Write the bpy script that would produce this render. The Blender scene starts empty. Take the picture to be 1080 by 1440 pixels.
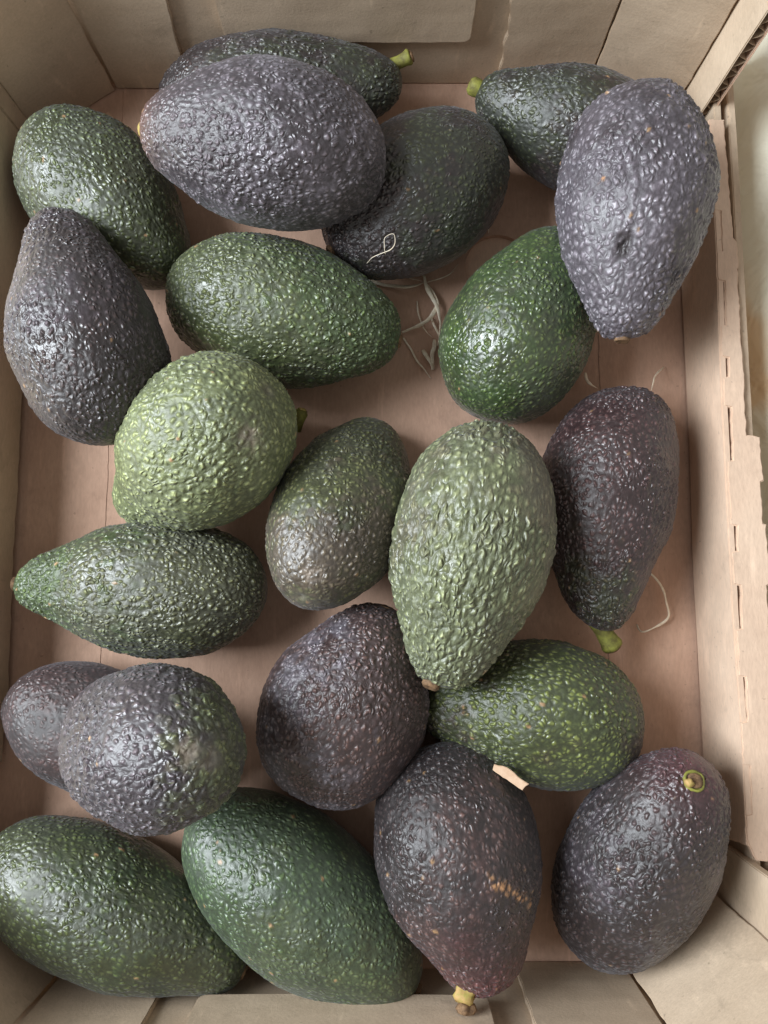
import bpy, bmesh, math, random
import numpy as np
from mathutils import Vector, Matrix, noise as mn

# ------------------------------------------------------------------ camera, light, exposure
S = bpy.context.scene
COL = S.collection
CAM_H = 0.35
FPX = 1081.0                                   # focal length in pixels of a 1080 x 1440 picture
TILT = math.atan(123 / FPX)
cd = bpy.data.cameras.new('camera')
cam = bpy.data.objects.new('camera', cd); COL.objects.link(cam)
cam.location = (0, 0, CAM_H); cam.rotation_euler = (TILT, 0, 0)
cd.sensor_fit = 'VERTICAL'; cd.sensor_height = 36; cd.lens = 36 * FPX / 1440
cd.clip_start = 0.01; cd.clip_end = 20
S.camera = cam
S.view_settings.view_transform = 'Standard'; S.view_settings.look = 'None'
S.view_settings.exposure = 0.0; S.view_settings.gamma = 1

W = bpy.data.worlds.new('World'); S.world = W; W.use_nodes = True
bg = W.node_tree.nodes['Background']
bg.inputs['Color'].default_value = (1.0, 0.95, 0.90, 1); bg.inputs['Strength'].default_value = 0.41

def area(name, loc, target, sx, sy, power, color):
    l = bpy.data.lights.new(name, 'AREA'); l.shape = 'RECTANGLE'; l.size = sx; l.size_y = sy
    l.energy = power; l.color = color
    o = bpy.data.objects.new(name, l); COL.objects.link(o); o.location = loc
    o.rotation_euler = (Vector(target) - Vector(loc)).to_track_quat('-Z', 'Y').to_euler()
    return o
area('window_light', (-0.84, 0.14, 0.76), (0, 0.05, 0), 0.56, 0.74, 27.0, (0.88, 0.945, 1.0))

# ------------------------------------------------------------------ helpers
def tag(o, label=None, cat=None, group=None, kind=None):
    if label: o['label'] = label
    if cat: o['category'] = cat
    if group: o['group'] = group
    if kind: o['kind'] = kind
    return o
def empty(name, loc=(0, 0, 0)):
    o = bpy.data.objects.new(name, None); COL.objects.link(o); o.location = loc
    o.empty_display_size = 0.01
    return o
def link(name, me, mat=None, parent=None):
    o = bpy.data.objects.new(name, me); COL.objects.link(o)
    if mat and not me.materials: me.materials.append(mat)
    if parent:
        o.parent = parent
    return o
def lin(c):
    c = np.asarray(c, float) / 255.0
    return np.where(c <= 0.04045, c / 12.92, ((c + 0.055) / 1.055) ** 2.4)
_U = Vector((0, math.cos(TILT), math.sin(TILT))); _D = Vector((0, math.sin(TILT), -math.cos(TILT)))
def ray(px, py):
    return Vector((1, 0, 0)) * ((px - 540) / FPX) + _U * ((720 - py) / FPX) + _D
def P(px, py, z=0.0):                          # point seen at a picture position, at height z
    d = ray(px, py); return Vector((0, 0, CAM_H)) + d * ((z - CAM_H) / d.z)
def PY(px, py, y):                             # the same on an end wall (plane y = const)
    d = ray(px, py); return Vector((0, 0, CAM_H)) + d * (y / d.y)

# ------------------------------------------------------------------ numpy noise
def _hash(i, j, k, s):
    h = (i.astype(np.int64) * 73856093) ^ (j.astype(np.int64) * 19349663) ^ (k.astype(np.int64) * 83492791) ^ (s * 2654435761)
    h &= 0xffffffff
    h = ((h ^ (h >> 16)) * 0x45d9f3b) & 0xffffffff
    h = ((h ^ (h >> 16)) * 0x45d9f3b) & 0xffffffff
    h ^= (h >> 16)
    return (h & 0xffffff) / float(0x1000000)
def vnoise(X, s=0):                            # value noise 0..1
    I = np.floor(X); f = X - I; f = f * f * (3 - 2 * f); I = I.astype(np.int64); r = 0
    for a in (0, 1):
        for b in (0, 1):
            for c in (0, 1):
                w = (f[:, 0] if a else 1 - f[:, 0]) * (f[:, 1] if b else 1 - f[:, 1]) * (f[:, 2] if c else 1 - f[:, 2])
                r = r + w * _hash(I[:, 0] + a, I[:, 1] + b, I[:, 2] + c, s)
    return r
def voro(X, s=0):                              # F1, F2, id of nearest cell
    I = np.floor(X).astype(np.int64)
    n = len(X); f1 = np.full(n, 9.0); f2 = np.full(n, 9.0); cid = np.zeros(n)
    for a in (-1, 0, 1):
        for b in (-1, 0, 1):
            for c in (-1, 0, 1):
                i, j, k = I[:, 0] + a, I[:, 1] + b, I[:, 2] + c
                px = i + _hash(i, j, k, s + 1) - X[:, 0]; py = j + _hash(i, j, k, s + 2) - X[:, 1]; pz = k + _hash(i, j, k, s + 3) - X[:, 2]
                d = np.sqrt(px * px + py * py + pz * pz)
                near = d < f1
                f2 = np.where(near, f1, np.minimum(f2, d))
                cid = np.where(near, _hash(i, j, k, s + 4), cid)
                f1 = np.where(near, d, f1)
    return f1, f2, cid
def sstep(a, b, x):
    t = np.clip((x - a) / (b - a), 0, 1); return t * t * (3 - 2 * t)

# ------------------------------------------------------------------ materials
def newmat(name):
    m = bpy.data.materials.new(name); m.use_nodes = True
    nt = m.node_tree; return m, nt, nt.nodes['Principled BSDF']
def N(nt, t, **kw):
    n = nt.nodes.new(t)
    for k, v in kw.items():
        if k in n.inputs: n.inputs[k].default_value = v
        else: setattr(n, k, v)
    return n
def skin_material():
    m, nt, b = newmat('avocado_skin'); L = nt.links.new
    def M(op, x, y=None, z=None):
        n = N(nt, 'ShaderNodeMath', operation=op)
        for i, v in enumerate((x, y, z)):
            if v is None: continue
            if isinstance(v, (int, float)): n.inputs[i].default_value = v
            else: L(v, n.inputs[i])
        return n.outputs[0]
    def step(v, lo, hi, a=0.0, c=1.0):
        r = N(nt, 'ShaderNodeMapRange', interpolation_type='SMOOTHSTEP')
        r.inputs['From Min'].default_value = lo; r.inputs['From Max'].default_value = hi; r.inputs['To Min'].default_value = a; r.inputs['To Max'].default_value = c
        L(v, r.inputs['Value']); return r.outputs[0]
    grv = N(nt, 'ShaderNodeAttribute', attribute_name='groove_colour'); tip = N(nt, 'ShaderNodeAttribute', attribute_name='tip_colour')
    gl = N(nt, 'ShaderNodeAttribute', attribute_name='gloss'); pa = N(nt, 'ShaderNodeAttribute', attribute_name='pebble_height')
    q = N(nt, 'ShaderNodeAttribute', attribute_name='pebble_coord')
    tc = N(nt, 'ShaderNodeTexCoord')
    wn = N(nt, 'ShaderNodeTexNoise', Scale=0.55, Detail=2.0); L(q.outputs['Vector'], wn.inputs['Vector'])
    sc = N(nt, 'ShaderNodeVectorMath', operation='MULTIPLY_ADD'); sc.inputs[1].default_value = (1.5, 1.5, 1.5); L(wn.outputs['Color'], sc.inputs[0]); L(q.outputs['Vector'], sc.inputs[2])
    v1 = N(nt, 'ShaderNodeTexVoronoi', feature='SMOOTH_F1', Scale=1.0, Smoothness=0.45); L(sc.outputs[0], v1.inputs['Vector'])
    v2 = N(nt, 'ShaderNodeTexVoronoi', feature='DISTANCE_TO_EDGE', Scale=1.0); L(sc.outputs[0], v2.inputs['Vector'])
    v3 = N(nt, 'ShaderNodeTexVoronoi', feature='F1', Scale=1.0); L(sc.outputs[0], v3.inputs['Vector'])
    sp = N(nt, 'ShaderNodeSeparateColor'); L(v3.outputs['Color'], sp.inputs[0])
    dome = step(v1.outputs['Distance'], 0.62, 0.02)
    edge = step(v2.outputs['Distance'], -0.18, 0.30)
    rnd = M('MULTIPLY_ADD', sp.outputs[0], 0.4, 0.6)
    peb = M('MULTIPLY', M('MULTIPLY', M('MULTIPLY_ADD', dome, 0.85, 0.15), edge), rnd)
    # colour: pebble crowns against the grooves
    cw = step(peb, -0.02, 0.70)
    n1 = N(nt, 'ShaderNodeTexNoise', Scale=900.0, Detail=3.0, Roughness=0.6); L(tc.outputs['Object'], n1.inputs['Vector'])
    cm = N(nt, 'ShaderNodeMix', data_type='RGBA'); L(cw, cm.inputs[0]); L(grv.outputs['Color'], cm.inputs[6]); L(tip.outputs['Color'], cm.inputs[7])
    mx = N(nt, 'ShaderNodeMix', data_type='RGBA', blend_type='MULTIPLY'); mx.inputs[0].default_value = 1
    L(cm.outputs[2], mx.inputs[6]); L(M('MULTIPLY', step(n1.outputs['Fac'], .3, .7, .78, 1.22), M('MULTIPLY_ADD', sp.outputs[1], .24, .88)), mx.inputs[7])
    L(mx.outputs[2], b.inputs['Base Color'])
    n2 = N(nt, 'ShaderNodeTexNoise', Scale=700.0, Detail=2.0); L(tc.outputs['Object'], n2.inputs['Vector'])
    L(M('MULTIPLY_ADD', cw, -.05, gl.outputs['Fac']), b.inputs['Roughness'])
    hh = M('MULTIPLY', M('MULTIPLY_ADD', n2.outputs['Fac'], .03, peb), pa.outputs['Fac'])
    bp = N(nt, 'ShaderNodeBump', Strength=1.0, Distance=1.0); L(hh, bp.inputs['Height']); L(bp.outputs[0], b.inputs['Normal'])
    b.inputs['Specular IOR Level'].default_value = 1.0
    b.inputs['Sheen Weight'].default_value = 0.12; b.inputs['Sheen Roughness'].default_value = 0.45; b.inputs['Sheen Tint'].default_value = (0.85, 0.87, 0.95, 1)
    return m
def card_material(name, c1, c2, flute_axis=None, flute=0.0):
    m, nt, b = newmat(name); L = nt.links.new
    tc = N(nt, 'ShaderNodeTexCoord')
    mp = N(nt, 'ShaderNodeMapping'); L(tc.outputs['Object'], mp.inputs['Vector'])
    big = N(nt, 'ShaderNodeTexNoise', Scale=22.0, Detail=4.0, Roughness=0.6); L(mp.outputs[0], big.inputs['Vector'])
    fm = N(nt, 'ShaderNodeMapping'); fm.inputs['Scale'].default_value = (900, 260, 900); L(tc.outputs['Object'], fm.inputs['Vector'])
    fib = N(nt, 'ShaderNodeTexNoise', Scale=1.0, Detail=4.0, Roughness=0.7); L(fm.outputs[0], fib.inputs['Vector'])
    mx = N(nt, 'ShaderNodeMix', data_type='RGBA'); mx.inputs[6].default_value = (*lin(c1), 1); mx.inputs[7].default_value = (*lin(c2), 1)
    rg = N(nt, 'ShaderNodeMapRange'); rg.inputs['From Min'].default_value = 0.3; rg.inputs['From Max'].default_value = 0.7; L(big.outputs['Fac'], rg.inputs['Value'])
    L(rg.outputs[0], mx.inputs[0])
    m2 = N(nt, 'ShaderNodeMix', data_type='RGBA', blend_type='MULTIPLY'); m2.inputs[0].default_value = 1
    r2 = N(nt, 'ShaderNodeMapRange'); r2.inputs['To Min'].default_value = 0.78; r2.inputs['To Max'].default_value = 1.2; L(fib.outputs['Fac'], r2.inputs['Value'])
    L(mx.outputs[2], m2.inputs[6]); L(r2.outputs[0], m2.inputs[7])
    # sparse dark flecks of recycled pulp
    fl = N(nt, 'ShaderNodeTexNoise', Scale=420.0, Detail=2.0); L(tc.outputs['Object'], fl.inputs['Vector'])
    r3 = N(nt, 'ShaderNodeMapRange'); r3.inputs['From Min'].default_value = 0.70; r3.inputs['From Max'].default_value = 0.78; r3.inputs['To Min'].default_value = 1.0; r3.inputs['To Max'].default_value = 0.72; L(fl.outputs['Fac'], r3.inputs['Value'])
    m3 = N(nt, 'ShaderNodeMix', data_type='RGBA', blend_type='MULTIPLY'); m3.inputs[0].default_value = 1
    st_ = N(nt, 'ShaderNodeTexNoise', Scale=38.0, Detail=6.0, Roughness=0.72, Distortion=0.8); L(tc.outputs['Object'], st_.inputs['Vector'])
    r4 = N(nt, 'ShaderNodeMapRange'); r4.inputs['From Min'].default_value = 0.56; r4.inputs['From Max'].default_value = 0.72; r4.inputs['To Min'].default_value = 1.0; r4.inputs['To Max'].default_value = 0.80; L(st_.outputs['Fac'], r4.inputs['Value'])
    sm = N(nt, 'ShaderNodeMapping'); sm.inputs['Scale'].default_value = (260, 30, 60); sm.inputs['Rotation'].default_value = (0.1, 0.2, 0.3); L(tc.outputs['Object'], sm.inputs['Vector'])
    sf = N(nt, 'ShaderNodeTexNoise', Scale=1.0, Detail=3.0); L(sm.outputs[0], sf.inputs['Vector'])
    r5 = N(nt, 'ShaderNodeMapRange'); r5.inputs['From Min'].default_value = 0.62; r5.inputs['From Max'].default_value = 0.78; r5.inputs['To Min'].default_value = 1.0; r5.inputs['To Max'].default_value = 1.22; L(sf.outputs['Fac'], r5.inputs['Value'])
    mm = N(nt, 'ShaderNodeMath', operation='MULTIPLY'); L(r4.outputs[0], mm.inputs[0]); L(r3.outputs[0], mm.inputs[1])
    m6 = N(nt, 'ShaderNodeMath', operation='MULTIPLY'); L(mm.outputs[0], m6.inputs[0]); L(r5.outputs[0], m6.inputs[1])
    L(m2.outputs[2], m3.inputs[6]); L(m6.outputs[0], m3.inputs[7]); L(m3.outputs[2], b.inputs['Base Color'])
    b.inputs['Roughness'].default_value = 0.85; b.inputs['Specular IOR Level'].default_value = 0.25
    hs = N(nt, 'ShaderNodeMath', operation='MULTIPLY_ADD'); hs.inputs[1].default_value = 0.00012; L(fib.outputs['Fac'], hs.inputs[0])
    wl = N(nt, 'ShaderNodeTexNoise', Scale=45.0, Detail=1.0); L(tc.outputs['Object'], wl.inputs['Vector'])
    wm = N(nt, 'ShaderNodeMath', operation='MULTIPLY'); wm.inputs[1].default_value = 0.0010; L(wl.outputs['Fac'], wm.inputs[0])
    L(wm.outputs[0], hs.inputs[2]); h = hs.outputs[0]
    if flute_axis is not None:
        sx = N(nt, 'ShaderNodeSeparateXYZ'); L(tc.outputs['Object'], sx.inputs[0])
        sn = N(nt, 'ShaderNodeMath', operation='MULTIPLY'); sn.inputs[1].default_value = 2 * math.pi / 0.0075; L(sx.outputs[flute_axis], sn.inputs[0])
        si = N(nt, 'ShaderNodeMath', operation='SINE'); L(sn.outputs[0], si.inputs[0])
        sm = N(nt, 'ShaderNodeMath', operation='MULTIPLY_ADD'); sm.inputs[1].default_value = flute; L(si.outputs[0], sm.inputs[0]); L(h, sm.inputs[2])
        h = sm.outputs[0]
    bp = N(nt, 'ShaderNodeBump', Strength=1.0, Distance=1.0); L(h, bp.inputs['Height']); L(bp.outputs[0], b.inputs['Normal'])
    return m
def plain_material(name, c1, c2, scale, rough=0.6, bump=0.0002):
    m, nt, b = newmat(name); L = nt.links.new
    tc = N(nt, 'ShaderNodeTexCoord')
    n1 = N(nt, 'ShaderNodeTexNoise', Scale=scale, Detail=4.0, Roughness=0.65); L(tc.outputs['Object'], n1.inputs['Vector'])
    rg = N(nt, 'ShaderNodeMapRange'); rg.inputs['From Min'].default_value = 0.38; rg.inputs['From Max'].default_value = 0.62; L(n1.outputs['Fac'], rg.inputs['Value'])
    mx = N(nt, 'ShaderNodeMix', data_type='RGBA'); mx.inputs[6].default_value = (*lin(c1), 1); mx.inputs[7].default_value = (*lin(c2), 1)
    L(rg.outputs[0], mx.inputs[0]); L(mx.outputs[2], b.inputs['Base Color'])
    b.inputs['Roughness'].default_value = rough
    bp = N(nt, 'ShaderNodeBump', Strength=0.8, Distance=bump); L(n1.outputs['Fac'], bp.inputs['Height']); L(bp.outputs[0], b.inputs['Normal'])
    return m
M_SKIN = skin_material()
M_FLOOR = card_material('cardboard_floor', (184, 149, 128), (203, 168, 146), 0, 0.00003)
M_WALL = card_material('cardboard_wall', (190, 169, 145), (205, 184, 160), 2, 0.000012)
M_LEDGE = card_material('cardboard_ledge', (210, 180, 156), (224, 197, 173))
M_PALE = card_material('cardboard_pale', (214, 180, 156), (222, 192, 168))
M_CORE = plain_material('torn_cardboard_core', (150, 128, 104), (176, 152, 126), 400, 0.9)
M_STRAW = plain_material('dried_plant_fibre', (228, 212, 186), (246, 236, 216), 500, 0.6)
M_STEMG = plain_material('stem_green', (98, 92, 44), (138, 138, 60), 260, 0.7)
M_STEMB = plain_material('stem_brown', (92, 70, 50), (138, 108, 78), 600, 0.8)
M_STEMY = plain_material('stem_cut_yellow', (186, 150, 96), (160, 146, 76), 450, 0.7)

# ------------------------------------------------------------------ cardboard panels
def resample(pts, step, jit, rng):
    out = []
    n = len(pts)
    for i in range(n):
        a, b = Vector(pts[i][:2]), Vector(pts[(i + 1) % n][:2])
        j = pts[i][2] if len(pts[i]) > 2 else 0.15     # roughness of the edge that starts at this corner
        d = b - a; k = max(1, int(d.length / step)); nr = Vector((-d.y, d.x)).normalized() if d.length else Vector((0, 0))
        w = 0
        for t in range(k):
            p = a + d * (t / k)
            if t: w = 0.55 * w + rng.uniform(-1, 1) * jit * j; p = p + nr * w
            out.append(p)
    return out
def panel(name, pts, origin, ex, ey, thick, mat, parent, step=0.0035, jit=0.0004, holes=(), seed=1, warp=0.0006, bevel=0.0004):
    """A sheet of board: outline in (ex, ey) from origin, thickness grown against the face normal ex x ey."""
    rng = random.Random(seed)
    ex, ey = Vector(ex).normalized(), Vector(ey).normalized(); nz = ex.cross(ey)
    bm = bmesh.new(); edges = []
    for loop in [resample(pts, step, jit, rng)] + [list(map(Vector, h)) for h in holes]:
        vs = [bm.verts.new((p[0], p[1], 0)) for p in loop]
        edges += [bm.edges.new((vs[i], vs[(i + 1) % len(vs)])) for i in range(len(vs))]
    bmesh.ops.triangle_fill(bm, edges=edges, use_beauty=True)
    bmesh.ops.recalc_face_normals(bm, faces=bm.faces)
    if bm.faces[:] and sum(f.normal.z * f.calc_area() for f in bm.faces) < 0: bmesh.ops.reverse_faces(bm, faces=bm.faces)
    top = bm.faces[:]
    ret = bmesh.ops.extrude_face_region(bm, geom=top, use_keep_orig=True)
    for v in [g for g in ret['geom'] if isinstance(g, bmesh.types.BMVert)]: v.co.z = -thick
    bmesh.ops.reverse_faces(bm, faces=[g for g in ret['geom'] if isinstance(g, bmesh.types.BMFace)])
    bmesh.ops.recalc_face_normals(bm, faces=bm.faces)
    if bevel:
        es = [e for e in bm.edges if len(e.link_faces) == 2 and e.calc_face_angle(0) > 1.0 and abs(e.verts[0].co.z) < 1e-6 and abs(e.verts[1].co.z) < 1e-6]
        bmesh.ops.bevel(bm, geom=es, offset=bevel, segments=2, affect='EDGES')
    bmesh.ops.triangulate(bm, faces=[f for f in bm.faces if len(f.verts) > 4])
    if warp:
        for v in bm.verts:
            v.co.z += warp * mn.noise(Vector((v.co.x * 14, v.co.y * 14, seed * 7.3)))
    M = Matrix((ex, ey, nz)).transposed()
    bmesh.ops.transform(bm, matrix=Matrix.Translation(origin) @ M.to_4x4(), verts=bm.verts)
    me = bpy.data.meshes.new(name); bm.to_mesh(me); bm.free()
    return link(name, me, mat, parent)

XL, XR, YB, YT = -0.1665, 0.1395, -0.157, 0.2506
HS, HE = 0.041, 0.092
tray = empty('cardboard_tray', (0, 0, 0))
tag(tray, 'open brown corrugated cardboard tray holding the loose avocados', 'tray')

# floor with a round vent hole, base layer below it
hc = P(700, 374); hole = [(hc.x + 0.0155 * math.cos(a), hc.y + 0.0155 * math.sin(a)) for a in [i * math.tau / 48 for i in range(48)]]
fx0, fx1 = XL - 0.0040, XR + 0.0035
panel('floor', [(fx0, YB - 0.002), (fx1, YB - 0.002), (fx1, YT + 0.002), (fx0, YT + 0.002)], (0, 0, 0), (1, 0, 0), (0, 1, 0), 0.003, M_FLOOR, tray, holes=[hole], seed=2, warp=0.0, bevel=0, step=0.02)
panel('base_layer', [(fx0, YB - 0.002), (fx1, YB - 0.002), (fx1, YT + 0.002), (fx0, YT + 0.002)], (0, 0, -0.0032), (1, 0, 0), (0, 1, 0), 0.003, M_PALE, tray, seed=3, warp=0.0, bevel=0, step=0.02)
panel('floor_flap', [(P(842, 500).x, YB + .004, 0.6), (XR + .001, YB + .004), (XR + .001, YT - .004), (P(842, 500).x, YT - .004, 0.5)][::1], (0, 0, 0.0003), (1, 0, 0), (0, 1, 0), 0.0003, M_FLOOR, tray, seed=4, warp=0.0, bevel=0.0001)
panel('floor_flap', [(XL + .0015, YB + .004), (P(146, 800).x, YB + .004, 0.5), (P(146, 800).x, YT - .004), (XL + .0015, YT - .004)], (0, 0, 0.0003), (1, 0, 0), (0, 1, 0), 0.0003, M_FLOOR, tray, seed=5, warp=0.0, bevel=0.0001)

# end walls: a back board with flaps folded down in front of it.   ex = +x, ey = +z, face towards -y  (ex x ey = -y)
def far(name, pts, dy, th, mat=M_WALL, **k):
    return panel(name, pts, (0, YT - dy, 0), (1, 0, 0), (0, 0, 1), th, mat, tray, **k)
far('end_wall', [(-0.150, 0.0005), (0.125, 0.0005), (0.125, HE), (-0.150, HE)], 0.0, 0.004, seed=10)
g0 = Vector((P(165, 138).x, YT - 0.0025, 0))
far('wall_flap', [(g0.x, 0.001, .2), (P(268, 118).x, 0.001, 0.5), (PY(245, 0, YT).x, HE, .1), (g0.x, HE)], 0.0028, 0.0026, seed=11)
def flap_outline(x0, x1, z0, r):
    pts = [(x0, HE, .3)]
    pts += [(x0, z0 + r, .1)] + [(x0 + r - r * math.cos(a), z0 + r - r * math.sin(a), .1) for a in (0.4, 0.8, 1.2)] + [(x0 + r, z0, .5)]
    pts += [(x1 - r, z0, .1)] + [(x1 - r + r * math.sin(a), z0 + r - r * math.cos(a), .1) for a in (0.4, 0.8, 1.2)] + [(x1, z0 + r, .3)]
    pts += [(x1, HE, .1)]
    return pts
zf = PY(500, 56, YT - .003).z
far('wall_flap', flap_outline(PY(319, 50, YT).x, PY(661, 50, YT).x, zf, 0.0035), 0.0045, 0.0035, seed=12)
far('wall_flap', [(PY(704, 90, YT).x, 0.001, .2), (0.0985, 0.001, .3), (PY(870, 0, YT).x, HE, .1), (PY(716, 0, YT).x, HE, 1.6)], 0.0028, 0.0026, seed=13)

# near end: face towards +y  (ex = -x, ey = z)
def near(name, pts, dy, th, mat=M_WALL, **k):
    return panel(name, [(-p[0],) + tuple(p[1:]) for p in pts][::-1], (0, YB + dy, 0), (-1, 0, 0), (0, 0, 1), th, mat, tray, **k)
near('end_wall', [(-0.150, 0.0005), (0.125, 0.0005), (0.125, HE), (-0.150, HE)], 0.0, 0.004, seed=20)
near('wall_flap', [(-0.134, 0.001, .2), (PY(235, 1385, YB).x, 0.001, 0.5), (PY(205, 1440, YB).x, 0.055), (PY(200, 1440, YB).x, HE, .1), (-0.134, HE)], 0.0028, 0.0026, seed=21)
zn = PY(480, 1406, YB + .003).z
near('wall_flap', flap_outline(PY(283, 1410, YB).x, PY(684, 1410, YB).x, zn, 0.0035), 0.0050, 0.0035, seed=22)
near('wall_flap', [(PY(738, 1400, YB).x, 0.001, .9), (0.102, 0.001, .3), (0.102, HE, .1), (PY(745, 1440, YB).x, HE, .9)], 0.0028, 0.0026, seed=23)

# corner gussets, folded across at an angle
def gusset(a, b, h, seed, lean=0.0):
    a, b = Vector(a), Vector(b); d = (b - a); L_ = d.length
    o = panel('corner_gusset', [(0, 0.001, .2), (L_, 0.001, .6), (L_ + lean, h, .1), (-lean, h, .5)], a, d, (0, 0, 1), 0.003, M_WALL, tray, seed=seed, warp=0.0016)
    return o
gusset((XL + .0005, 0.222, 0), (g0.x - .0006, YT - .0045, 0), HE, 30)          # far left
gusset((0.0990, YT - .0035, 0), (XR - .0005, 0.2335, 0), HE, 31)               # far right
gusset((XR - .0008, -0.1225, 0), (0.1028, YB + .0035, 0), HE, 32)              # near right
gusset((-0.1348, YB + .0035, 0), (XL + .0005, -0.120, 0), HE, 33)              # near left

# side walls.  right: ex = +y... face towards -x needs ex x ey = -x : ex = -y, ey = z
def right(name, pts, dx, th, mat=M_WALL, **k):
    return panel(name, [(-p[0],) + tuple(p[1:]) for p in pts][::-1], (XR - dx, 0, 0), (0, -1, 0), (0, 0, 1), th, mat, tray, **k)
def left(name, pts, dx, th, mat=M_WALL, **k):
    return panel(name, pts, (XL + dx, 0, 0), (0, 1, 0), (0, 0, 1), th, mat, tray, **k)
# outer board, and an inner board folded over it whose torn lower edge stops just above the floor
right('side_wall', [(YB - .002, -0.006), (YT + .002, -0.006), (YT + .002, HS - .0035), (YB - .002, HS - .0035)], -0.010, 0.003, seed=40)
right('side_wall', [(YB - .002, -0.006), (YT + .002, -0.006), (YT + .002, HS - .0035), (YB - .002, HS - .0035)], -0.0040, 0.003, seed=41)
right('inner_flap', [(-0.1000, 0.0030, .8), (0.2052, 0.0030, .2), (0.2052, HS - .0004, .1), (-0.0945, HS - .0004, .2)], 0.0, 0.0024, M_LEDGE, seed=42, warp=0.0012)
left('side_wall', [(YB - .002, -0.006), (YT + .002, -0.006), (YT + .002, HS - .0035), (YB - .002, HS - .0035)], -0.0040, 0.003, seed=43)
left('inner_flap', [(-0.0700, 0.0045, 1.6), (0.212, 0.0035, .2), (0.212, HS - .0004, .1), (-0.0800, HS - .0004, 1.6)], 0.0, 0.0024, M_WALL, seed=44, warp=0.0012)
panel('top_ledge', [(XL - .0150, -0.095), (XL - .0012, -0.095), (XL - .0012, 0.2052), (XL - .0150, 0.2052)], (0, 0, HS), (1, 0, 0), (0, 1, 0), 0.003, M_LEDGE, tray, seed=45)

# ledge on the right: rollover with cut slots along both folds
def ledge_outline():
    inn = []                                                    # far -> near along the inner fold
    slots = [(0.1640, 0.1455), (0.1330, 0.1130), (0.1000, 0.0910), (0.0790, 0.0560), (0.0300, 0.0190), (0.0060, -0.0120), (-0.0300, -0.0480), (-0.0640, -0.0830)]
    x0 = XR + 0.0004; x1 = XR + 0.0032
    inn.append((x0, 0.2052))
    for a, b in slots:
        inn += [(x0, a), (x1, a - .0006), (x1 - .0004, b + .0006), (x0, b)]
    inn += [(x0, -0.0920), (XR + 0.0040, -0.1000)]
    out = [(XR + .030, -0.1005)]
    oslots = [(-0.0560, -0.0380), (-0.0140, 0.0060), (0.0300, 0.0480)]
    xo = XR + 0.0152
    for a, b in oslots: out += [(xo, a), (xo - .0014, a + .0006), (xo - .0014, b - .0006), (xo, b)]
    out = [(xo, -0.1005)] + out[1:]
    out += [(XR + .0145, 0.066), (XR + .0092, 0.0670), (XR + .0090, 0.138), (XR + .0096, 0.139), (XR + .0094, 0.150), (XR + .0080, 0.152), (XR + .0070, 0.2052)]
    pts = [(p[0], p[1], .25) for p in (inn + out)]
    return pts[::-1]
led = ledge_outline()
if sum(led[i][0] * led[(i + 1) % len(led)][1] - led[(i + 1) % len(led)][0] * led[i][1] for i in range(len(led))) < 0: led = led[::-1]
panel('top_ledge', led, (0, 0, HS), (1, 0, 0), (0, 1, 0), 0.0028, M_LEDGE, tray, seed=46, step=0.0018, jit=0.0011, bevel=0.0005)

# tall corner posts at both ends of the side walls
right('corner_post', [(0.2137, 0.001, .2), (YT + .002, 0.001), (YT + .002, HE, .1), (0.2137, HE, .1)], -0.0006, 0.0006, M_WALL, seed=50, warp=0.0)
right('corner_post', [(YB - .002, 0.001), (-0.1005, 0.001, .5), (-0.1005, HE, .1), (YB - .002, HE)], -0.0004, 0.003, M_WALL, seed=51)
left('corner_post', [(0.2120, 0.001, .2), (YT + .002, 0.001), (YT + .002, HE, .1), (0.2120, HE, .1)], 0.0002, 0.0034, M_WALL, seed=52)
left('corner_post', [(YB - .002, 0.001), (-0.110, 0.001, .5), (-0.110, HE, .1), (YB - .002, HE)], 0.0002, 0.0034, M_WALL, seed=53)
right('corner_post', [(0.2135, 0.001, .2), (YT + .002, 0.001), (YT + .002, HE, .1), (0.2135, HE, .1)], -0.0054, 0.0006, M_PALE, seed=54, warp=0.0)
# corrugated medium between the two liners of the far right post: open flutes show on its cut edge
me = bpy.data.meshes.new('corrugation'); vs = []; fs = []
nz_ = 220; x_a, x_b = XR + .0013, XR + .0053
for i in range(nz_ + 1):
    z = 0.002 + (HE - 0.003) * i / nz_
    xx = (x_a + x_b) / 2 + (x_b - x_a) / 2 * math.sin(z * math.tau / 0.0078) + 0.0003 * math.sin(z * 900)
    jj = 0.0006 * mn.noise(Vector((z * 300, 0, 0)))
    for dx in (-.00022, .00022):
        vs += [(xx + dx, 0.2142 + jj, z), (xx + dx, YT, z)]
for i in range(nz_):
    a = i * 4; b = a + 4
    fs += [(a, a + 1, b + 1, b), (a + 2, b + 2, b + 3, a + 3), (a, b, b + 2, a + 2)]
me.from_pydata(vs, [], fs); me.update()
link('corrugation', me, M_CORE, tray)

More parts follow.
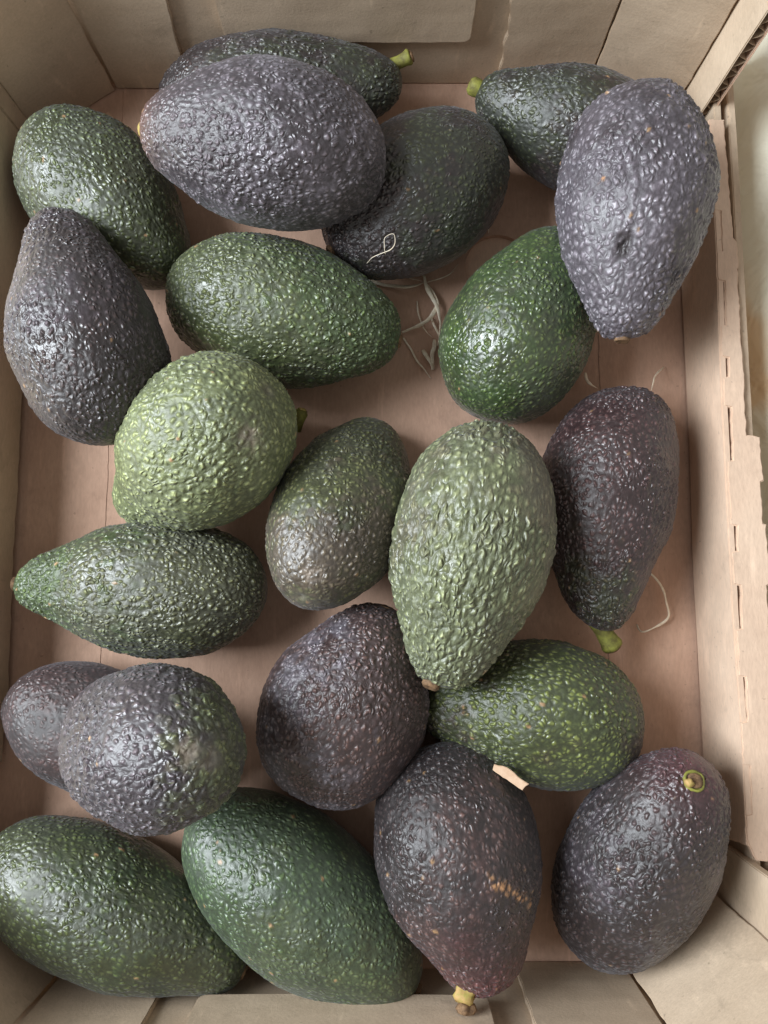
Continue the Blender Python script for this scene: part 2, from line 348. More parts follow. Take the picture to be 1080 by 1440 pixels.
# torn scrap of pale board, wedged between the fruit
sc = empty('cardboard_scrap', P(716, 1092, .050))
tag(sc, 'small torn cream cardboard scrap between the green and dark avocados', 'scrap')
def poly_px(name, pxs, z, th, mat, parent, seed, tilt=0.0):
    o3 = parent.location
    pts = [P(x, y, z) for x, y in pxs]
    pts = [(p.x - o3.x, p.y - o3.y, 1.0) for p in pts]
    if sum(pts[i][0] * pts[(i + 1) % len(pts)][1] - pts[(i + 1) % len(pts)][0] * pts[i][1] for i in range(len(pts))) < 0: pts = pts[::-1]
    o = panel(name, pts, (0, 0, 0), (1, 0, 0), (0, 1, 0), th, mat, parent, step=0.0015, jit=0.0003, seed=seed, warp=0.0, bevel=0.0002)
    o.rotation_euler = (0, tilt, 0)
    return o
M_CREAM = plain_material('cream_paper', (202, 168, 138), (214, 184, 156), 300, 0.9)
poly_px('paper_sheet', [(694, 1074), (712, 1078), (742, 1100), (733, 1109), (716, 1098), (692, 1082)], .048, 0.0008, M_CREAM, sc, 60, -0.15)
s2 = empty('paper_crumb', P(150, 165, .001))
tag(s2, 'tiny cream paper crumb on the tray floor at the far left gusset', 'scrap')
poly_px('paper_sheet', [(138, 160), (150, 153), (160, 164), (157, 175), (144, 172)], .003, 0.0010, M_CREAM, s2, 61, 0.1)

# ------------------------------------------------------------------ table surface under the tray
m, nt, b = newmat('pale_cloth'); L = nt.links.new
tc = N(nt, 'ShaderNodeTexCoord')
n1 = N(nt, 'ShaderNodeTexNoise', Scale=14.0, Detail=3.0); L(tc.outputs['Object'], n1.inputs['Vector'])
cr = N(nt, 'ShaderNodeValToRGB'); L(n1.outputs['Fac'], cr.inputs[0])
e = cr.color_ramp.elements
e[0].position = 0.42; e[0].color = (*lin((240, 236, 216)), 1); e[1].position = 0.57; e[1].color = (*lin((236, 208, 170)), 1)
x = cr.color_ramp.elements.new(0.50); x.color = (*lin((244, 236, 214)), 1)
L(cr.outputs[0], b.inputs['Base Color']); b.inputs['Roughness'].default_value = 0.8
wv = N(nt, 'ShaderNodeTexNoise', Scale=30.0, Detail=3.0, Distortion=1.2); L(tc.outputs['Object'], wv.inputs['Vector'])
bp = N(nt, 'ShaderNodeBump', Strength=1.0, Distance=0.004); L(wv.outputs['Fac'], bp.inputs['Height']); L(bp.outputs[0], b.inputs['Normal'])
bm = bmesh.new(); bmesh.ops.create_grid(bm, x_segments=120, y_segments=120, size=0.9)
for v in bm.verts:
    r = max(abs(v.co.x) - .20, abs(v.co.y - .05) - .26, 0)
    v.co.z = -0.0125 + min(1, r / .03) * 0.006 * abs(mn.noise(Vector((v.co.x * 16, v.co.y * 9, 0)))) 
for f in bm.faces: f.smooth = True
me = bpy.data.meshes.new('table_surface'); bm.to_mesh(me); bm.free()
tag(link('table_surface', me, m), 'pale greenish cloth under the tray', kind='structure')

bm = bmesh.new(); bmesh.ops.create_grid(bm, x_segments=90, y_segments=200, size=1.0)
for v in bm.verts:
    X = 0.156 + (v.co.x + 1) * .17; Y = 0.06 + v.co.y * .42
    rise = min(1, (X - 0.156) / .02)
    q = Vector((X * 11, Y * 7, 1.7)); fold = mn.noise(q) * .6 + abs(mn.noise(q * 2.3)) * .5
    v.co = Vector((X + .003 * mn.noise(Vector((Y * 30, 0, 5))), Y, -0.010 + rise * (0.034 + .014 * fold)))
for f in bm.faces: f.smooth = True
me = bpy.data.meshes.new('crumpled_cloth'); bm.to_mesh(me); bm.free()
o = link('crumpled_cloth', me, m); tag(o, 'pale green and peach crumpled cloth lying to the right of the tray', 'cloth')
sm_ = o.modifiers.new('thickness', 'SOLIDIFY'); sm_.thickness = 0.0012

# ------------------------------------------------------------------ avocados
def profile(u, neck):
    r = np.sqrt(np.clip(1 - u * u, 0, 1))
    return r * (1 - neck * .55 * u - neck * .75 * np.exp(-((u - .72) / .38) ** 2) + neck * .25 * u * u)
NT, NP = 214, 300
def rotm(yaw, pitch):
    cy, sy, cp, sp = math.cos(yaw), math.sin(yaw), math.cos(pitch), math.sin(pitch)
    ex = np.array([cy * cp, sy * cp, sp]); ey = np.array([-sy, cy, 0]); ez = np.cross(ex, ey)
    return np.stack([ex, ey, ez], 1)
_quads = None
def quads():
    global _quads
    if _quads is None:
        i = np.arange(NT - 1)[:, None]; j = np.arange(NP)[None, :]
        a = 1 + i * NP + j; b_ = 1 + i * NP + (j + 1) % NP; c = b_ + NP; d = a + NP
        q = np.stack([a, b_, c, d], -1).reshape(-1, 4)
        jj = np.arange(NP); last = 1 + (NT - 1) * NP
        t0 = np.stack([np.zeros(NP, int), 1 + (jj + 1) % NP, 1 + jj], -1)
        t1 = np.stack([np.full(NP, 1 + NT * NP), last + jj, last + (jj + 1) % NP], -1)
        _quads = (q, t0, t1)
    return _quads
def avocado_body(num, prm, st, name='body'):
    cx, cy, cz, yaw, pitch, Ln, Wd, neck, bend = prm
    th = np.linspace(0, math.pi, NT + 2)[1:-1]; u = -np.cos(th)
    s = profile(np.linspace(-1, 1, 400), neck).max(); r = profile(u, neck) / s
    ph = np.arange(NP) * math.tau / NP
    B = np.empty((NT * NP + 2, 3))
    B[1:-1, 0] = np.repeat(u, NP); B[1:-1, 1] = (r[:, None] * np.cos(ph)).ravel(); B[1:-1, 2] = (r[:, None] * np.sin(ph)).ravel()
    B[0] = (-1, 0, 0); B[-1] = (1, 0, 0)
    V = B * np.array([Ln / 2, Wd / 2, Wd / 2 * .98]); V[:, 1] += bend * (B[:, 0] ** 2 - .3) * Ln
    # smooth normals of the base shape
    def normals(V):
        G = V[1:-1].reshape(NT, NP, 3)
        du = np.empty_like(G); du[1:-1] = G[2:] - G[:-2]; du[0] = G[1] - V[0]; du[-1] = V[-1] - G[-2]
        dv = np.roll(G, -1, 1) - np.roll(G, 1, 1)
        n = np.cross(dv, du); n /= np.linalg.norm(n, axis=-1, keepdims=True) + 1e-12
        out = np.empty_like(V); out[1:-1] = n.reshape(-1, 3); out[0] = (-1, 0, 0); out[-1] = (1, 0, 0)
        if (out[1:-1] * (V[1:-1] - V[1:-1].mean(0))).sum() < 0: out[1:-1] *= -1
        return out
    n0 = normals(V)
    uu = B[:, 0]
    # lumpy overall form
    lump = (vnoise(V / .022 + num * 11.3, num) - .5) * .0022 + (vnoise(V / .011 + num * 5.1, num + 7) - .5) * .0011
    # pebbled skin
    cell, amp, stretch = st['cell'], st['amp'], st['stretch']; gcell = .0028
    wq = np.stack([vnoise(V / .004 + 31 * k, num + 20 + k) for k in range(3)], -1) - .5
    Q = V.copy(); Q[:, 0] /= stretch; Q = Q / gcell + wq * 0.75
    f1, f2, cid = voro(Q, num * 17)
    dome = sstep(0.0, 0.42, f2 - f1) * (0.45 + 0.55 * cid) * (1 - 0.35 * np.clip(f1, 0, 1) ** 2)
    Q2 = V / (gcell * .5); g1, g2, gid = voro(Q2 + wq * .5, num * 17 + 400)
    small = sstep(0, .5, g2 - g1) * gid
    zone = 0.55 + 0.75 * sstep(.25, .7, vnoise(V / .02 + 3.3, num + 50))     # rough and smoother zones
    ends = sstep(0.0, .05, 1 - np.abs(uu)) * .8 + .2
    peb = dome + .22 * small
    hgt = peb * amp * .68 * zone * ends
    # a shallow eye at the blossom end
    Rb = np.hypot(V[:, 1] - V[0, 1], V[:, 2]); 
    eye = np.exp(-(Rb / .0035) ** 2) * (uu < -.8)
    Rm = rotm(yaw, pitch); c0 = np.array([cx, cy, cz])
    cen = V @ Rm.T + c0; nw = n0 @ Rm.T
    k1 = lin(st['c1'][0]), lin(st['c1'][1]); k2 = lin(st['c2'][0]), lin(st['c2'][1])
    b0, bu, bn = st['mix']
    mixv = b0 + bu * uu + bn * ((vnoise(V / .020 + 9.1, num + 60) - .5) * 2 + (vnoise(V / .007, num + 61) - .5)) + (cid - .5) * .35
    if 'dirn' in st:                                   # ripening that favours one flank of the fruit
        mixv = mixv + nw @ np.array(st['dirn'], float)
    mm = sstep(0.25, .75, mixv)[:, None]
    CG = k1[0] * (1 - mm) + k2[0] * mm; CT = k1[1] * (1 - mm) + k2[1] * mm
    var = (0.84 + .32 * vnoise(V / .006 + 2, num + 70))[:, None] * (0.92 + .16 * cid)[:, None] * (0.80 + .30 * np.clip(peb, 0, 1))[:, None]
    sp = (sstep(1 - st.get('spk', .012) - .001, 1 - st.get('spk', .012), cid) * (1 - sstep(.18, .32, f1)))[:, None]
    C = np.stack([CG * var, CT * var]); C = C * (1 - sp) + lin((176, 138, 96)) * .8 * sp
    tipw = np.array([.25, 1.0])[:, None, None]
    gl = np.full(len(V), st.get('rough', .50))
    gl += .30 * (vnoise(V / .009 + 5, num + 80) - .5)
    # eye colour
    C = C * (1 - .75 * eye[:, None]) + lin((104, 98, 84)) * .75 * eye[:, None]; hgt = hgt * (1 - .9 * eye) - .0009 * np.exp(-(Rb / .0016) ** 2) * (uu < -.8)
    # stem end tint
    if 'tip' in st:
        w = np.exp(-(np.linalg.norm(V - V[-1], axis=1) / st['tip'][1]) ** 2)[:, None] * .8
        C = C * (1 - w) + lin(st['tip'][0]) * (.5 + .6 * tipw) * w
    for mk in st.get('marks', ()):
        kind, px, py, rad = mk[:4]
        d = np.array(ray(px, py)); d /= np.linalg.norm(d)
        rel = cen - np.array([0, 0, CAM_H]); t = rel @ d
        off = np.linalg.norm(rel - t[:, None] * d, axis=1) + (nw[:, 2] < 0) * 1.0
        k = int(np.argmin(off)); dist = np.linalg.norm(cen - cen[k], axis=1)
        nzs = vnoise(V / .0016 + 4, 5)
        w = np.exp(-(dist / (rad * (0.35 + 1.2 * nzs))) ** 2)
        if kind == 'corky':
            ww = np.clip(1.5 * w * sstep(.15, .5, peb), 0, 1)[:, None]; C = C * (1 - ww) + lin((184, 136, 92)) * ww
        elif kind == 'pit':
            ww = w[:, None]; C = C * (1 - .8 * ww) + lin((34, 24, 22)) * .8 * ww; hgt = hgt - w * .0016
        elif kind == 'dark':
            ww = w[:, None]; C = C * (1 - .75 * ww) + lin((44, 32, 30)) * .75 * ww
        elif kind == 'scar':
            ww = w[:, None] * .85; C = C * (1 - ww) + lin((136, 122, 108)) * (.6 + .5 * nzs[:, None]) * ww; hgt = hgt * (1 - .7 * w) - .0006 * w
            gl += .15 * w
        elif kind == 'red':
            ww = w[:, None] * .8; C = C * (1 - .6 * ww) + lin((96, 48, 50)) * (.4 + .6 * tipw) * .6 * ww
    V2 = V + n0 * (lump + hgt)[:, None]
    q, t0, t1 = quads()
    me = bpy.data.meshes.new(name)
    me.vertices.add(len(V2)); me.vertices.foreach_set('co', V2.astype(np.float32).ravel())
    nl = q.size + t0.size + t1.size
    me.loops.add(nl); me.loops.foreach_set('vertex_index', np.concatenate([t0.ravel(), q.ravel(), t1.ravel()]).astype(np.int32))
    sizes = np.concatenate([np.full(len(t0), 3), np.full(len(q), 4), np.full(len(t1), 3)])
    me.polygons.add(len(sizes)); me.polygons.foreach_set('loop_start', np.concatenate([[0], np.cumsum(sizes)[:-1]]).astype(np.int32))
    me.update(calc_edges=True); me.validate()
    me.polygons.foreach_set('use_smooth', np.ones(len(sizes), bool))
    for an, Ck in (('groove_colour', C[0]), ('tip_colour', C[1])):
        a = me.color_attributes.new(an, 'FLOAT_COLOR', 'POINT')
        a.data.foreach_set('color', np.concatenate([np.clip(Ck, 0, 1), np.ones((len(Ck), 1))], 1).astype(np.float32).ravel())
    PC = V.copy(); PC[:, 0] /= stretch; PC = PC / cell + num * 7.7
    a = me.attributes.new('pebble_coord', 'FLOAT_VECTOR', 'POINT'); a.data.foreach_set('vector', PC.astype(np.float32).ravel())
    ph_ = amp * zone * (.35 + .65 * ends) * (1 - .9 * eye)
    a = me.attributes.new('pebble_height', 'FLOAT', 'POINT'); a.data.foreach_set('value', ph_.astype(np.float32))
    g = me.attributes.new('gloss', 'FLOAT', 'POINT'); g.data.foreach_set('value', np.clip(gl, .1, .9).astype(np.float32))
    me.materials.append(M_SKIN)
    pole = V[-1] @ Rm.T + c0; tipdir = Rm[:, 0]
    zmin = float((V2 @ Rm.T + c0)[:, 2].min())
    return me, Rm, c0, pole, tipdir, zmin

def lathe(name, prof, mat, parent, loc, direction, seed=1, wob=.12, seg=20, squash=1.0):
    """prof: (radius, height) pairs"""
    vs = []; fs = []
    for k, (r, h) in enumerate(prof):
        for i in range(seg):
            a = i * math.tau / seg; w = 1 + wob * mn.noise(Vector((math.cos(a) * 1.3, math.sin(a) * 1.3, k * .35 + seed * 3.1)))
            vs.append((r * w * math.cos(a), r * w * math.sin(a) * squash, h + .15 * r * mn.noise(Vector((math.cos(a), math.sin(a), seed + k * .5)))))
    for k in range(len(prof) - 1):
        for i in range(seg):
            a = k * seg + i; b = k * seg + (i + 1) % seg; fs.append((a, b, b + seg, a + seg))
    fs.append(tuple(range(seg))[::-1]); fs.append(tuple((len(prof) - 1) * seg + i for i in range(seg)))
    me = bpy.data.meshes.new(name); me.from_pydata(vs, [], fs); me.update()
    for p in me.polygons: p.use_smooth = len(p.vertices) == 4
    o = link(name, me, mat, parent)
    o.location = loc; o.rotation_euler = Vector(direction).to_track_quat('Z', 'Y').to_euler()
    return o

FIT = {
 1: (-0.04625, 0.22498, 0.03, 0.04963, 0.06981, 0.11034, 0.0481, 0.15, 0),
 2: (-0.04651, 0.17575, 0.068, 3.0251, 0.05236, 0.09487, 0.06144, 0.12, 0),
 3: (0.01371, 0.17521, 0.0305, -2.54917, 0.0, 0.08924, 0.06423, 0.06, 0),
 4: (0.08289, 0.20818, 0.03, 2.74223, 0.0, 0.08835, 0.0506, 0.22, 0),
 5: (0.09663, 0.14926, 0.0665, -1.66615, -0.06981, 0.10023, 0.05874, 0.2, 0),
 6: (-0.12305, 0.17407, 0.0275, -0.80412, 0.0, 0.09284, 0.06028, 0.14, 0),
 7: (-0.11924, 0.10802, 0.0545, 1.86062, 0.0, 0.09941, 0.05862, 0.25, 0),
 8: (-0.04368, 0.1229, 0.029, -0.23955, 0.0, 0.10354, 0.06244, 0.12, 0),
 9: (-0.07664, 0.05741, 0.0465, -2.61615, -0.59341, 0.094, 0.06255, 0.32, 0),
 10: (-0.01649, 0.03871, 0.0335, 1.20989, -0.62832, 0.1, 0.05514, 0.1, 0),
 11: (0.03284, 0.01771, 0.053, -1.8077, 0.03491, 0.10325, 0.06104, 0.18, 0),
 12: (0.05985, 0.11709, 0.029, 1.11603, 0.10472, 0.08831, 0.06201, 0.15, 0),
 13: (0.09484, 0.03906, 0.026, -1.73389, 0.03491, 0.10609, 0.05665, 0.2, 0.045),
 14: (-0.10167, 0.00502, 0.026, 3.11398, 0.0, 0.10641, 0.05698, 0.27, 0),
 15: (-0.11457, -0.0557, 0.023, -0.36974, 0.0, 0.08921, 0.05145, 0.1, 0),
 16: (-0.08584, -0.05118, 0.068, -3.08691, -0.83776, 0.095, 0.05585, 0.12, 0),
 17: (-0.01484, -0.04184, 0.032, 1.17019, 0.10472, 0.08321, 0.06729, 0.14, 0),
 18: (0.06063, -0.04599, 0.026, 3.03964, 0.0, 0.09124, 0.05971, 0.24, 0.025),
 19: (0.02981, -0.1034, 0.036, -1.34506, 0.13963, 0.09252, 0.06416, 0.2, 0),
 20: (0.10098, -0.10169, 0.0335, 1.2293, 0.45379, 0.10167, 0.05766, 0.08, 0),
 21: (-0.10848, -0.12433, 0.0245, -0.42156, 0.0, 0.1148, 0.05467, 0.16, 0),
 22: (-0.03218, -0.11908, 0.026, -0.65757, 0.0, 0.11381, 0.05964, 0.08, 0),
}
PUR = ((50, 42, 47), (104, 93, 99)); BRN = ((56, 38, 37), (114, 86, 80)); BLK = ((34, 25, 26), (72, 56, 55)); DDG = ((34, 38, 24), (68, 74, 44))
GRN = ((50, 58, 36), (98, 110, 60)); DGR = ((50, 56, 32), (90, 100, 56)); LGR = ((102, 110, 72), (166, 174, 116)); OLV = ((64, 72, 42), (122, 130, 82)); GRY = ((80, 73, 80), (142, 134, 142)); BGR = ((58, 74, 38), (98, 116, 60))
def st(c1, c2, mix, cell=.0014, amp=.00050, stretch=1.2, **k):
    d = dict(c1=c1, c2=c2, mix=mix, cell=cell * 1.38, amp=amp * 1.5, stretch=stretch); d.update(k); return d
FR = {
 1: (st(BLK, DDG, (.3, .25, .5)), 'short_green', 'dark avocado with a green stub stem, behind the big purple one at the far end'),
 2: (st(PUR, GRY, (.45, -.1, .5), amp=.0006, tip=((150, 104, 82), .012), spk=.015), 'dot', 'large dusty purple avocado lying sideways on top at the far end, its tip pinkish'),
 3: (st(BLK, DDG, (.45, -.1, .6)), 'button', 'dark green black avocado tucked right of the large dusty purple one'),
 4: (st(DDG, BLK, (.45, -.25, .5)), 'knob', 'dark avocado with a yellow green stem knob against the far right wall'),
 5: (st(GRY, PUR, (.30, .0, .5), cell=0.00170, amp=.00075, spk=.03, marks=[('pit', 878, 340, .003), ('pit', 876, 352, .0025), ('corky', 850, 250, .0012), ('corky', 930, 440, .0012)]), 'button', 'grey purple avocado standing highest at the right wall, with a dark pit in its skin'),
 6: (st(DGR, GRN, (.35, -.1, .5), spk=.05, amp=.00045), 'button', 'dark green avocado with tan specks in the far left corner'),
 7: (st(BLK, PUR, (.4, .25, .4), amp=.0006, rough=.46), 'button', 'blue black avocado standing along the left wall, narrow end away'),
 8: (st(OLV, BGR, (.35, .45, .25), amp=.0006), 'button', 'olive avocado with a bright green narrow end, beside the fibre tangle'),
 9: (st(LGR, OLV, (.12, -.1, .35), cell=0.00178, amp=.0008, marks=[('scar', 350, 614, .0042)]), 'button', 'bright yellow green avocado showing its blunt end with a grey scar'),
 10: (st(((62, 66, 40), (120, 124, 78)), ((72, 62, 50), (118, 106, 86)), (.5, -.3, .5), cell=0.00148, amp=.0006, marks=[('scar', 437, 806, .0035)]), 'button', 'brownish green avocado in the middle, brown navel at its near end'),
 11: (st(((92, 98, 68), (156, 162, 118)), ((84, 82, 62), (134, 130, 100)), (.30, -.25, .5), cell=0.00170, amp=.0009, stretch=1.7), 'orange', 'large pale green avocado on top, right of centre, with coarse ridged skin'),
 12: (st(((50, 68, 32), (92, 112, 54)), GRN, (.45, -.1, .3), amp=.0005, rough=.42), 'button', 'glossy vivid green avocado between the fibre tangle and the grey purple one'),
 13: (st(((48, 31, 32), (98, 70, 68)), ((44, 46, 28), (90, 88, 56)), (.1, .35, .4), amp=.0006, rough=.46), 'long', 'brown purple pear shaped avocado at the right wall with a green stem'),
 14: (st(((62, 64, 44), (122, 124, 84)), BGR, (.28, .6, .22), amp=.0006, spk=.02), 'button', 'grey green avocado with a green neck pointing at the left wall'),
 15: (st(((52, 34, 34), (88, 62, 60)), BLK, (.4, 0, .4), amp=.0003, rough=.58), 'button', 'plum coloured avocado partly hidden under the blue grey one at the left wall'),
 16: (st(PUR, OLV, (.15, -.15, .35), cell=0.00155, amp=.0007, dirn=(.55, .1, 0), marks=[('scar', 262, 1060, .004)]), 'button', 'blue grey avocado seen blunt end up, greenish on its right flank'),
 17: (st(BRN, GRY, (.30, -.2, .5), amp=.0006), 'button', 'purple brown avocado wedged under the pale green ridged one'),
 18: (st(((54, 62, 32), (122, 132, 66)), ((56, 46, 38), (102, 92, 66)), (.22, -.15, .5), dirn=(0, -.45, -.25), cell=0.00155, amp=.0006, spk=.02, marks=[('dark', 682, 958, .0022), ('dark', 692, 968, .0015), ('dark', 652, 1000, .003), ('corky', 656, 1000, .0016)]), 'button', 'speckled green pear shaped avocado pointing left, near right side'),
 19: (st(BLK, BRN, (.35, .3, .5), amp=.0005, spk=.03, tip=((112, 48, 52), .020), marks=[('corky', 690 + 8 * i, 1238 + 4.5 * i, .0015) for i in range(8)] + [('red', 645, 1330, .007)]), 'stub', 'black avocado with a reddish tip and tan stem stub at the near wall'),
 20: (st(BLK, PUR, (.35, .1, .5), cell=0.00155, amp=.00065, tip=((104, 58, 62), .018), spk=.02), 'ring', 'black purple avocado in the near right corner with a round green stem scar'),
 21: (st(DGR, ((44, 56, 32), (86, 102, 54)), (.4, .1, .4), amp=.00032), 'button', 'dark green avocado in the near left corner, narrow end toward the middle'),
 22: (st(((50, 66, 42), (82, 104, 64)), ((58, 70, 44), (94, 106, 68)), (.45, .2, .5), amp=.0003, rough=.54, spk=.02), 'button', 'smooth deep green avocado beside the near wall, left of the black one'),
}
ORDER = sorted(FR)
for num in ORDER:
    sty, stem, label = FR[num]
    me, Rm, c0, pole, tdir, zmin = avocado_body(num, FIT[num], sty)
    root = empty('avocado', (c0[0], c0[1], zmin)); tag(root, label, 'avocado', 'avocados in the tray')
    o = link('skin', me, None, root); off = c0 - np.array([c0[0], c0[1], zmin])
    o.location = off; o.rotation_euler = Matrix(Rm.tolist()).to_euler()
    pl = Vector(pole) - root.location; td = Vector(tdir)
    def at(px, py, zz): return P(px, py, zz) - root.location
    if stem == 'button':
        lathe('stem_scar', [(.0028, -.0015), (.0030, .0004), (.0024, .0009), (.0016, .0004), (.0006, .0005)], M_STEMB, root, pl, td, num)
    elif stem == 'dot':
        lathe('stem_scar', [(.0030, -.0015), (.0032, .0006), (.0022, .0014), (.0008, .0010)], M_STEMY, root, pl, td, num)
    elif stem == 'orange':
        o2 = lathe('stem_scar', [(.0034, -.002), (.0036, .0010), (.0026, .0018), (.0010, .0010)], M_STEMB, root, pl + Vector((-.003, .001, .001)), td + Vector((-.2, 0, .3)), num)
    elif stem == 'short_green':
        d = Vector((1, .35, .25)); s_ = lathe('stem', [(.0032, -.004), (.0030, 0), (.0026, .003), (.0029, .006), (.0036, .0078), (.0030, .0086)], M_STEMG, root, at(552, 92, .034), d, num)
        lathe('stem_cut', [(.0024, 0), (.0025, .0011), (.0012, .0016)], M_STEMB, s_, (0, 0, .0082), (0, 0, 1), num)
    elif stem == 'knob':
        s_ = lathe('stem', [(.0030, -.006), (.0034, -.001), (.0040, .002), (.0038, .0046), (.0024, .0060)], M_STEMG, root, pl + Vector((.001, 0, .001)), td + Vector((0, 0, .2)), num)
    elif stem == 'long':
        a3 = at(838, 872, .026); b3 = at(862, 910, .024)
        s_ = lathe('stem', [(.0042, -.004), (.0040, 0), (.0034, .005), (.0040, .010), (.0046, .0125), (.0040, .0140)], M_STEMG, root, a3, b3 - a3, num)
        lathe('stem_cut', [(.0034, 0), (.0036, .0014), (.0018, .0024)], M_STEMB, s_, (0, 0, .0130), (0, 0, 1), num)
    elif stem == 'stub':
        s_ = lathe('stem', [(.0042, -.004), (.0044, 0), (.0038, .0018), (.0042, .0036), (.0032, .0046)], M_STEMY, root, pl + Vector((-.0095, .0045, .005)), td + Vector((-.6, 0, .45)), num, wob=.5)
        lathe('stem_cut', [(.0026, 0), (.0032, .0018), (.0022, .0036), (.0010, .0040)], M_STEMB, s_, (.0012, -.001, .0038), (.3, -.2, 1), num, wob=.6)
    elif stem == 'ring':
        rb = pl + Vector((-.004, -.007, .006)); dd = td + Vector((-.1, -.15, 1.0))
        s_ = lathe('stem', [(.0040, -.003), (.0042, .0006), (.0040, .0013), (.0033, .0015), (.0029, .0008), (.0010, .0009)], M_STEMG, root, rb, dd, num)
        lathe('stem_cut', [(.0028, 0), (.0028, .0010), (.0020, .0014), (.0008, .0010)], M_STEMB, s_, (0, 0, .0006), (0, 0, 1), num)
        lathe('stem_nub', [(.0014, 0), (.0018, .0012), (.0012, .0024), (.0005, .0027)], M_STEMY, s_, (.0022, .0014, .0010), (.3, .2, 1), num, wob=.4)

# a loose stem stub lying between the yellow green and the olive avocado
ls = empty('loose_stem', P(424, 585, .012)); tag(ls, 'short loose green stem stub between the olive and the yellow green avocados', 'stem')
s_ = lathe('stem', [(.0012, 0), (.0028, .0008), (.0026, .005), (.0030, .009), (.0022, .0105)], M_STEMG, ls, (-.003, -.007, .0), (.35, .8, .35), 3)
lathe('stem_cut', [(.0016, 0), (.0018, .0008), (.0008, .0012)], M_STEMY, s_, (0, 0, .0100), (0, 0, 1), 3)

# ------------------------------------------------------------------ plant fibres
def strand(name, pts, width, parent=None, thick=.28, zs=None, mat=M_STRAW):
    """pts: picture positions with heights; a flattened tapering fibre"""
    P3 = [P(x, y, z) for x, y, z in pts]
    # Catmull-Rom
    C_ = []
    for i in range(len(P3) - 1):
        p0, p1, p2, p3 = P3[max(i - 1, 0)], P3[i], P3[i + 1], P3[min(i + 2, len(P3) - 1)]
        for t in [k / 6 for k in range(6)]:
            C_.append(.5 * ((2 * p1) + (p2 - p0) * t + (2 * p0 - 5 * p1 + 4 * p2 - p3) * t * t + (3 * p1 - p0 - 3 * p2 + p3) * t ** 3))
    C_.append(P3[-1])
    org = parent.location if parent else C_[0].copy()
    vs = []; fs = []; seg = 8; n = len(C_)
    for k, c in enumerate(C_):
        t = (C_[min(k + 1, n - 1)] - C_[max(k - 1, 0)]).normalized(); s = t.cross(Vector((0, 0, 1)))
        s = s.normalized() if s.length > 1e-4 else Vector((1, 0, 0)); up = s.cross(t)
        f = k / (n - 1); w = width / 2 * (0.55 + .45 * math.sin(math.pi * min(1, max(0, f * .9 + .08)))) * (1 + .35 * mn.noise(c * 260))
        tw = f * 1.0 + .5 * mn.noise(c * 90)
        for i in range(seg):
            a = i * math.tau / seg; vs.append(c + Vector((mn.noise(c * 150), mn.noise(c * 150 + Vector((9, 9, 9))), 0)) * .0006 + (s * math.cos(tw) + up * math.sin(tw)) * (w * math.cos(a)) + (up * math.cos(tw) - s * math.sin(tw)) * (w * thick * math.sin(a)) - org)
    for k in range(n - 1):
        for i in range(seg):
            a = k * seg + i; b = k * seg + (i + 1) % seg; fs.append((a, b, b + seg, a + seg))
    fs.append(tuple(range(seg))[::-1]); fs.append(tuple((n - 1) * seg + i for i in range(seg)))
    me = bpy.data.meshes.new(name); me.from_pydata(vs, [], fs); me.update()
    for p in me.polygons: p.use_smooth = True
    o = link(name, me, mat, parent)
    if not parent: o.location = org
    return o
tg = empty('fibre_tangle', P(600, 430, 0.001)); tag(tg, 'knotted tangle of pale plant fibres on the tray floor in the middle', 'fibres')
def Z(pts, z0=.002, z1=.004): 
    n = len(pts); return [(x, y, z0 + (z1 - z0) * math.sin(math.pi * i / max(1, n - 1))) for i, (x, y) in enumerate(pts)]
px = .00043
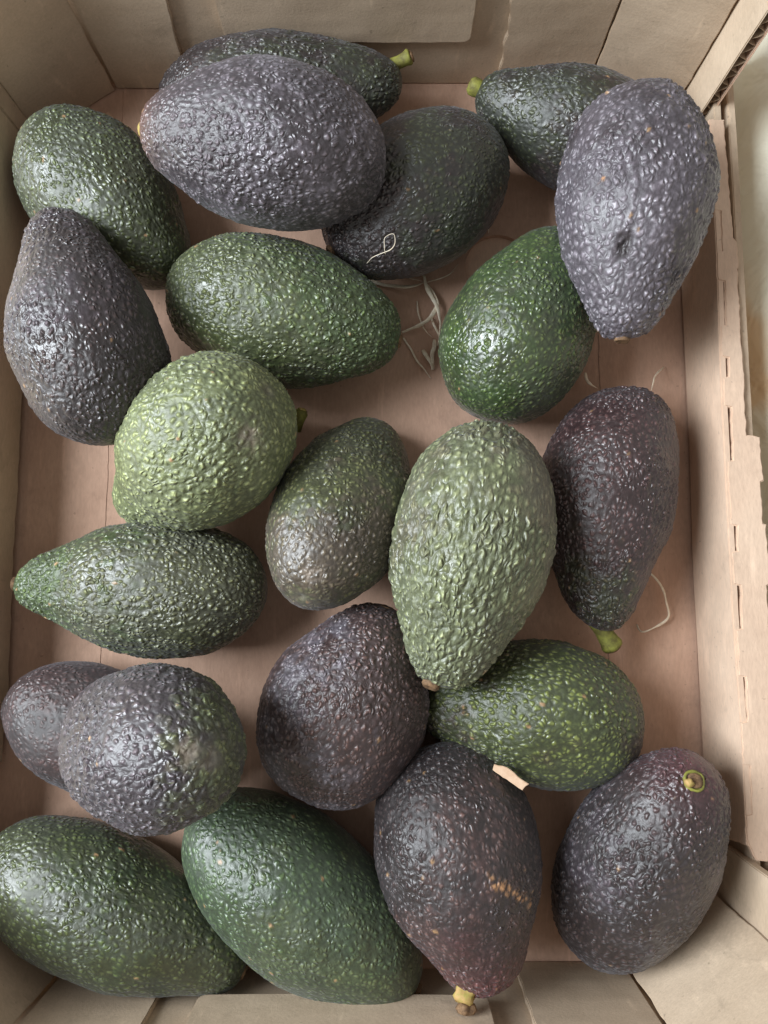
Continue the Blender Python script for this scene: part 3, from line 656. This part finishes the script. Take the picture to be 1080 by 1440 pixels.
for pts, w, zz in [
    ([(596, 387), (598, 399), (604, 412), (611, 425), (616, 436), (620, 452), (619, 470), (616, 487)], 4.5, (.003, .006)),
    ([(597, 398), (608, 411), (614, 424), (613, 434), (605, 447), (592, 457), (580, 462), (566, 467)], 4.6, (.002, .006)),
    ([(518, 394), (540, 400), (560, 403), (580, 402), (597, 397)], 5.5, (.002, .005)),
    ([(530, 385), (560, 388), (583, 392), (597, 397)], 1.8, (.002, .004)),
    ([(605, 446), (612, 458), (617, 470), (619, 481)], 3.0, (.002, .005)),
    ([(611, 478), (610, 488), (608, 500), (608, 519)], 5.5, (.002, .005)),
    ([(594, 492), (600, 501), (606, 512), (607, 519)], 5.0, (.002, .004)),
    ([(568, 474), (580, 496), (590, 512), (598, 521), (607, 532)], 2.4, (.001, .002)),
    ([(572, 369), (581, 379), (589, 384), (597, 391)], 2.6, (.002, .004)),
    ([(598, 398), (618, 391), (633, 385), (645, 372)], 1.5, (.002, .004)),
    ([(587, 424), (588, 440), (592, 456), (600, 467), (609, 475)], 1.8, (.001, .003))]:
    strand('strand', Z(pts, *zz), w * px, tg)
hair = strand('fibre', [(542, 358, .053), (540, 346, .056), (542, 333, .058), (554, 330, .059), (556, 341, .057), (550, 351, .055), (538, 356, .052), (526, 361, .048), (517, 369, .040), (514, 380, .028), (520, 392, .012), (530, 396, .004)], 0.7 * px, None, .6)
tag(hair, 'thin looped white fibre hanging off the dark green black avocado', 'fibre')
f_ = strand('fibre', Z([(905, 801), (918, 810), (929, 824), (938, 848), (940, 868), (927, 879), (909, 887), (900, 886), (895, 877)], .002, .006), 3.2 * px); tag(f_, 'curled straw coloured fibre on the floor beside the brown purple avocado', 'fibre')
f_ = strand('fibre', Z([(824, 524), (826, 536), (832, 542), (840, 546)], .004, .008), 5.0 * px); tag(f_, 'short hooked cream fibre at the far end of the brown purple avocado', 'fibre')
f_ = strand('fibre', Z([(934, 516), (924, 525), (919, 537), (914, 552), (911, 566)], .002, .012), 2.2 * px); tag(f_, 'thin upright fibre next to the right wall, above the brown purple avocado', 'fibre')
f_ = strand('fibre', Z([(918, 566), (926, 567), (930, 574), (932, 585)], .006, .008), 6.5 * px); tag(f_, 'thick short fibre clump touching the right side of the brown purple avocado', 'fibre')
f_ = strand('fibre', Z([(728, 575), (742, 578), (766, 579)], .001, .003), 2.4 * px); tag(f_, 'short straight fibre between the glossy green and brown purple avocados', 'fibre')
f_ = strand('fibre', Z([(613, 620), (622, 618), (632, 620)], .001, .003), 2.6 * px); tag(f_, 'tiny pale fibre left of the top of the pale green ridged avocado', 'fibre')
f_ = strand('fibre', Z([(683, 306), (687, 316), (688, 328)], .002, .006), 3.0 * px); tag(f_, 'faint pale fibre by the round vent hole in the tray floor', 'fibre')
